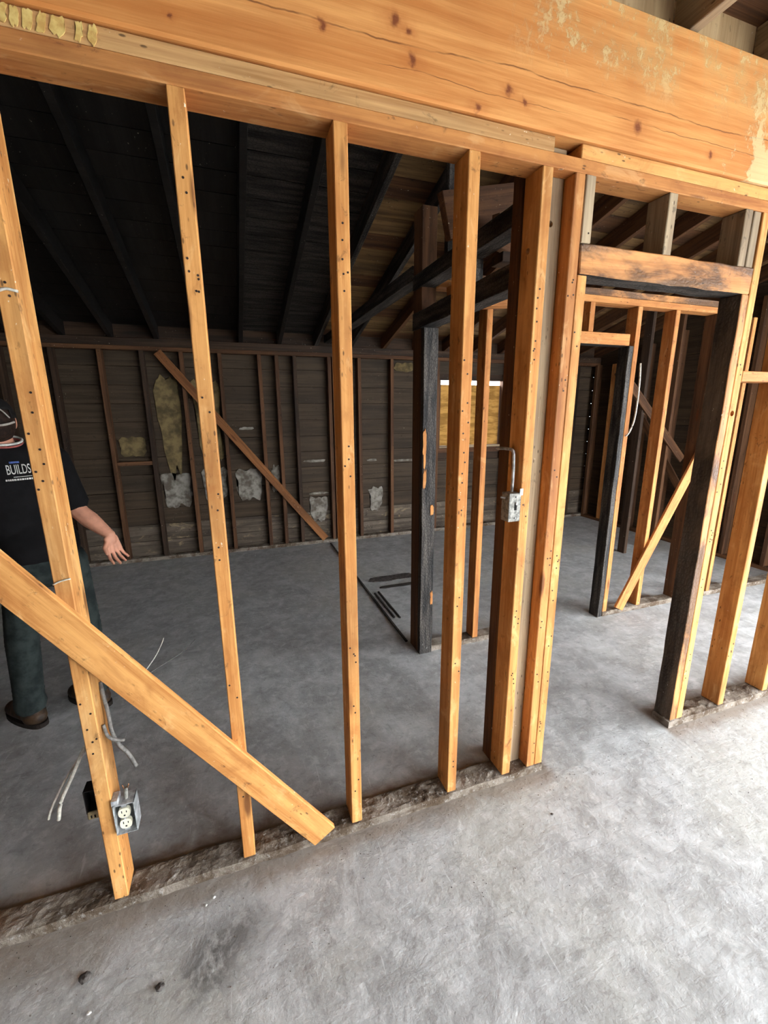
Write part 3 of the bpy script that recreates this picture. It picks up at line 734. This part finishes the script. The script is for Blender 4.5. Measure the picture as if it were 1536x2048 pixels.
# ------------------------------------------------------------------ rubble on the slab
chips = (((-.043, -.173), .017, 'stone', 'dark grey stone lying on the slab below the wall'), ((.166, -.269), .012, 'stone', 'small dark stone beside a black smudge on the slab'),
         ((-.011, -.264), .006, 'chip', 'tiny white chip between the two dark stones'), ((.305, -.068), .006, 'chip', 'white chip near the foot of the brace'),
         ((.28, -.085), .005, 'chip', 'small pale flake near the foot of the brace'), ((1.60, -.20), .006, 'stone', 'small stone out on the open slab by the doorway'))
for k, ((x, y), r, mt, lb) in enumerate(chips): tag(rock('concrete_chip', (x, y, 0), r, mt, None, .55, k+1), lb, 'rubble')
def grit(n, fn, label):
    bm = bmesh.new()
    for k in range(n):
        x, y = fn(k); r = random.uniform(.0008, .0028); a = random.uniform(0, 6.28)
        v = [bm.verts.new((x+r*math.cos(a+t), y+r*math.sin(a+t), .0002)) for t in (0, 2.1, 4.2)]; tp = bm.verts.new((x, y, r*1.1))
        for i in range(3): bm.faces.new((v[i], v[(i+1) % 3], tp))
    tag(from_bm('floor_grit', bm, ['dust']), label, 'grit', kind='stuff')
grit(650, lambda k: (random.uniform(-1.2, 4.0), -abs(random.gauss(0, .07))-.012) if k < 450 else (random.uniform(-.6, 2.6), random.uniform(-.5, -.02)), 'fine dark grit scattered over the slab before the stud wall')
grit(150, lambda k: (random.uniform(-.2, 1.45), random.uniform(.14, 3.2)), 'fine dark grit scattered over the burnt room floor')

# ------------------------------------------------------------------ the person
def organic(name, parts, mat, parent, voxel=.008, smooth=4):
    """one continuous surface from tapered capsules and ellipsoids"""
    bm = bmesh.new()
    for p in parts:
        if p[0] == 'c':
            _, a, b, ra, rb = p; a, b = Vector(a), Vector(b); n = max(3, int((b-a).length/(.35*max(ra, rb)))+1)
            for i in range(n+1):
                t = i/n; bmesh.ops.create_icosphere(bm, subdivisions=2, radius=ra+(rb-ra)*t, matrix=Matrix.Translation(a.lerp(b, t)))
        else:
            _, c, rad, rot = p
            m = Matrix.Translation(Vector(c)) @ Matrix.Rotation(rot, 4, 'Z') @ Matrix.Diagonal((*rad, 1))
            bmesh.ops.create_icosphere(bm, subdivisions=3, radius=1, matrix=m)
    me = bpy.data.meshes.new(name); bm.to_mesh(me); bm.free()
    o = bpy.data.objects.new(name, me); COL.objects.link(o)
    r = o.modifiers.new('r', 'REMESH'); r.mode = 'VOXEL'; r.voxel_size = voxel
    s = o.modifiers.new('s', 'SMOOTH'); s.iterations = smooth; s.factor = .5
    dg = bpy.context.evaluated_depsgraph_get(); dg.update()
    m2 = bpy.data.meshes.new_from_object(o.evaluated_get(dg))
    o.modifiers.clear(); o.data = m2; bpy.data.meshes.remove(me); m2.name = name
    m2.materials.clear(); m2.materials.append(M[mat])
    for p in m2.polygons: p.use_smooth = True
    o.parent = parent; o.location = -Vector(parent.location)
    return o

PE = thing('person', 'person in black printed T-shirt, dark cap and jeans walking behind the stud wall', 'person', (-.51, 1.2, 0))
PE_SHIFT = Vector((-.06, 0, 0))
tz = math.atan2(.45, .89)             # torso turned a little
Rv = Vector((.89, .45, 0)); Fv = Vector((-.45, .89, 0))
neck = Vector((-.475, 1.21, 1.46)); rs = Vector((-.31, 1.285, 1.375)); ls = Vector((-.645, 1.115, 1.375))
relb = Vector((-.215, 1.215, 1.115)); rwr = Vector((-.085, 1.16, .995))
lelb = Vector((-.76, 1.10, 1.12)); lwr = Vector((-.86, 1.20, .95))
hipc = Vector((-.40, 1.2, .90)); rh = Vector((-.315, 1.24, .86)); lh = Vector((-.475, 1.165, .86))
rk = Vector((-.285, 1.25, .48)); ra_ = Vector((-.285, 1.23, .10)); lk = Vector((-.545, 1.175, .49)); la_ = Vector((-.565, 1.165, .10))
head = Vector((-.495, 1.205, 1.575))
for q in (neck, rs, ls, relb, rwr, lelb, lwr, hipc, rh, lh, rk, ra_, lk, la_, head): q += PE_SHIFT
def hand(wr, d, side):
    """palm and five bent fingers; d is the pointing direction"""
    d = Vector(d).normalized(); s = Vector(side).normalized(); n = d.cross(s)
    out = [('c', wr, wr+d*.03, .026, .024)]
    for k, off in enumerate((-.038, -.013, .012, .036)):
        out.append(('c', wr+d*.02+s*off*.6, wr+d*.085+s*off, .016, .0125))
        L = (.066, .076, .072, .056)[k]; q = wr+d*.085+s*off; m = q+(d*.95+n*.3+s*off*6).normalized()*L*.5; e = m+(d*.8+n*.6+s*off*4).normalized()*L*.5
        out += [('c', q, m, .0098, .0088), ('c', m, e, .0088, .0072)]
    q = wr+d*.03-s*.024; m = q+(d*.6-s*.75+n*.2).normalized()*.042; e = m+(d*.9-s*.2+n*.4).normalized()*.034
    return out+[('c', q, m, .014, .0115), ('c', m, e, .0115, .009)]
body = [('e', head, (.076, .098, .112), tz), ('e', head+Fv*.035+Vector((0, 0, -.055)), (.055, .055, .06), tz), ('c', neck+Vector((0, 0, -.03)), head+Vector((0, 0, -.06)), .062, .056),
        ('c', head+Fv*.09+Vector((0, 0, -.005)), head+Fv*.112+Vector((0, 0, -.03)), .010, .015),
        ('e', head+Rv*.078+Vector((0, 0, -.01)), (.012, .022, .032), tz), ('e', head-Rv*.078+Vector((0, 0, -.01)), (.012, .022, .032), tz),
        ('c', head+Fv*.082-Rv*.02+Vector((0, 0, -.062)), head+Fv*.082+Rv*.02+Vector((0, 0, -.062)), .009, .009),
        ('e', neck+Vector((0, 0, -.20)), (.13, .08, .17), tz), ('e', hipc+Vector((0, 0, .10)), (.10, .07, .18), tz),
        ('c', neck+Vector((0, 0, -.06)), rs, .055, .052), ('c', neck+Vector((0, 0, -.06)), ls, .055, .052),
        ('c', rs, relb, .05, .041), ('c', relb, relb.lerp(rwr, .35), .042, .044), ('c', relb.lerp(rwr, .35), rwr, .044, .027),
        ('c', ls, lelb, .05, .041), ('c', lelb, lwr, .042, .026),
        ('c', rh, rk, .08, .052), ('c', rk, ra_, .05, .036), ('c', lh, lk, .08, .052), ('c', lk, la_, .05, .036),
        ('c', ra_, ra_+Vector((-.08, .07, -.05)), .034, .028), ('c', la_, la_+Vector((-.09, .06, -.05)), .034, .028)]
body += hand(rwr, (.16, -.12, -.97), (.55, .80, .0)) + hand(lwr, (-.5, .4, -.75), (.6, .7, .2))
organic('body', body, 'skin', PE, .0042, 2)
shirt = [('e', neck+Vector((0, 0, -.17)), (.185, .118, .19), tz), ('e', neck+Vector((.02, 0, -.33)), (.172, .118, .20), tz), ('e', hipc+Vector((0, 0, .06)), (.168, .122, .17), tz),
         ('c', neck+Vector((0, 0, -.045)), rs+Vector((0, 0, .0)), .074, .075), ('c', neck+Vector((0, 0, -.045)), ls, .074, .075),
         ('c', rs, rs.lerp(relb, .78), .076, .066), ('c', ls, ls.lerp(lelb, .78), .076, .066)]
SH = organic('shirt', shirt, 'shirt', PE, .009, 5)
jeans = [('e', hipc+Vector((0, 0, -.03)), (.158, .118, .13), tz), ('c', rh, rk, .094, .072), ('c', rk, ra_+Vector((0, 0, .04)), .072, .066), ('c', ra_+Vector((0, 0, .07)), ra_+Vector((0, 0, .02)), .066, .070),
         ('c', lh, lk, .094, .074), ('c', lk, la_+Vector((0, 0, .04)), .074, .068), ('c', la_+Vector((0, 0, .075)), la_+Vector((0, 0, .02)), .066, .074)]
organic('jeans', jeans, 'jeans', PE, .009, 3)
def boot(an, d):
    d = Vector(d).normalized(); h = Vector((an.x, an.y, 0))
    z = lambda v: Vector((0, 0, v))
    b = organic('boot', [('c', h+z(.13), h+z(.05)-d*.01, .055, .056), ('c', h+z(.048)-d*.035, h+z(.05)+d*.10, .046, .046), ('c', h+z(.05)+d*.10, h+z(.046)+d*.165, .047, .042), ('c', h+z(.10)+d*.03, h+z(.06)+d*.12, .045, .042)], 'leather', PE, .007, 3)
    bm = bmesh.new(); s = Vector((-d.y, d.x, 0)); n = 26; A = []; B = []
    for k in range(n):
        t = 2*math.pi*k/n; q = h-d*-.062+d*(.148*math.cos(t))+s*(.052*math.copysign(abs(math.sin(t))**.7, math.sin(t))) - Vector(PE.location)
        A.append(bm.verts.new(q+z(.0))); B.append(bm.verts.new(q+z(.024)))
    bm.faces.new(A[::-1]); bm.faces.new(B)
    for k in range(n): bm.faces.new((A[k], A[(k+1) % n], B[(k+1) % n], B[k]))
    so = from_bm('sole', bm, ['sole'], b); so.location = Vector(PE.location)
    for i in range(3):
        q = h+d*(.045+.03*i)+z(.142-.022*i)
        lc = tube('lace', [q-s*.028, q+z(.006), q+s*.028], .004, 'piping', None, 6, 4); lc.parent = b
boot(la_, (-.75, .66, 0)); boot(ra_, (-.8, .6, 0))
# cap, hair and collar
bm = bmesh.new(); bmesh.ops.create_uvsphere(bm, u_segments=32, v_segments=16, radius=1)
bmesh.ops.delete(bm, geom=[v for v in bm.verts if v.co.z < -.12 or (v.co.y < -.55 and v.co.z < .38 and abs(v.co.x) < .55)], context='VERTS')
for v in bm.verts: v.co = Vector((v.co.x*.092, v.co.y*.112, v.co.z*.102))
bmesh.ops.solidify(bm, geom=bm.faces[:], thickness=.003)
CP = from_bm('cap', bm, ['cap'], PE, smooth=True); CP.location = head+Vector((0, 0, .012))-Vector(PE.location); CP.rotation_euler.z = tz
bm = bmesh.new(); n = 20; A = []; B = []
for k in range(n+1):
    t = math.pi*k/n; c, s_ = math.cos(t), math.sin(t)
    A.append(bm.verts.new((.085*c, .085+.085*s_*.9, .006+.01*s_))); B.append(bm.verts.new((.082*c, .08+.02*s_, .014)))
for k in range(n): bm.faces.new((A[k], A[k+1], B[k+1], B[k]))
bmesh.ops.solidify(bm, geom=bm.faces[:], thickness=.003)
from_bm('brim', bm, ['cap'], CP)
bm = bmesh.new(); bmesh.ops.create_uvsphere(bm, u_segments=28, v_segments=16, radius=1)
for v in bm.verts: v.co = Vector((v.co.x*.085, v.co.y*.105-.004, v.co.z*.115))
bmesh.ops.delete(bm, geom=[v for v in bm.verts if v.co.z < -.10 or (v.co.y > .045 and v.co.z < .02)], context='VERTS')
HR = from_bm('hair', bm, ['hair'], PE, smooth=True); HR.location = head-Vector(PE.location); HR.rotation_euler.z = tz
def arc(r, ry, z0, bow, a0=-.62, a1=.62):
    return [Vector((r*math.sin(a0+(a1-a0)*k/8), -ry*math.cos(a0+(a1-a0)*k/8), z0+bow*math.cos((k/8-.5)*math.pi))) for k in range(9)]
tube('rear_opening_trim', [q+CP.location for q in arc(.096, .117, .0, .05)], .0032, 'piping', CP, 6, 4)
tube('strap', [q+CP.location for q in arc(.098, .119, -.018, -.014, -.8, .8)], .0055, 'piping', CP, 6, 4)
for nm, dz, r, mt in (('collar_band', .024, .0055, 'white_print'), ('collar_trim', .012, .005, 'red_print')):
    tube(nm, [neck+Vector((.075*math.cos(t), .075*math.sin(t), dz-.018*math.cos(t-tz+math.pi/2))) for t in [2*math.pi*k/16 for k in range(17)]], r, mt, PE, 8, 3)
for sd in (-1, 1):
    bm = bmesh.new(); bmesh.ops.create_uvsphere(bm, u_segments=12, v_segments=8, radius=.012)
    ey = from_bm('eye', bm, ['white_print'], PE, smooth=True); ey.location = head+Fv*.083+Rv*sd*.031+Vector((0, 0, .004))-Vector(PE.location)
    bm = bmesh.new(); bmesh.ops.create_uvsphere(bm, u_segments=10, v_segments=6, radius=.006)
    ir = from_bm('iris', bm, ['hair'], ey, smooth=True); ir.location = Fv*.0075
# print on the back of the shirt, pressed onto the cloth
bpy.context.view_layer.update()
bvh = BVHTree.FromObject(SH, bpy.context.evaluated_depsgraph_get())
def press(bm, lift=.0015):
    for v in bm.verts:
        w = v.co.copy(); h = bvh.ray_cast(w-Fv*.6, Fv)
        v.co = (h[0] if h[0] else w)-Fv*lift-Vector(PE.location)
def back_pt(u, w):
    """u to the reader's right, w height"""
    return Vector((-.535, 1.2, 0))+Rv*u+Vector((0, 0, w))
cu = bpy.data.curves.new('print_text', 'FONT'); cu.body = 'BUILDS'; cu.size = .062; cu.align_x = 'CENTER'
to = bpy.data.objects.new('print_text', cu); COL.objects.link(to); bpy.context.view_layer.update()
tm = bpy.data.meshes.new_from_object(to.evaluated_get(bpy.context.evaluated_depsgraph_get()))
bpy.data.objects.remove(to); bm = bmesh.new(); bm.from_mesh(tm); bpy.data.meshes.remove(tm)
bmesh.ops.subdivide_edges(bm, edges=bm.edges[:], cuts=1)
UC = .03
for v in bm.verts: v.co = back_pt(UC+.004+v.co.x*.46, 1.333+v.co.y)
press(bm); pr = from_bm('back_print', bm, ['white_print'], SH); pr.location = Vector(PE.location)
def bar(u0, u1, w0, w1, mat, nm):
    bm = bmesh.new(); g = [[bm.verts.new(back_pt(u0+(u1-u0)*i/8, w)) for w in (w0, w1)] for i in range(9)]
    for i in range(8): bm.faces.new((g[i][0], g[i+1][0], g[i+1][1], g[i][1]))
    press(bm); o = from_bm(nm, bm, [mat], SH); o.location = Vector(PE.location)
bar(UC-.02, UC+.06, 1.318, 1.3205, 'white_print', 'print_rule')
u = UC-.05
while u < UC+.06:
    w = random.uniform(.004, .009); bar(u, u+w, 1.303, 1.311, 'white_print', 'print_line'); u += w+.0022
bar(UC-.025, UC+.012, 1.382, 1.390, 'blue_print', 'print_line'); bar(UC-.10, UC-.075, 1.405, 1.422, 'blue_print', 'print_mark')
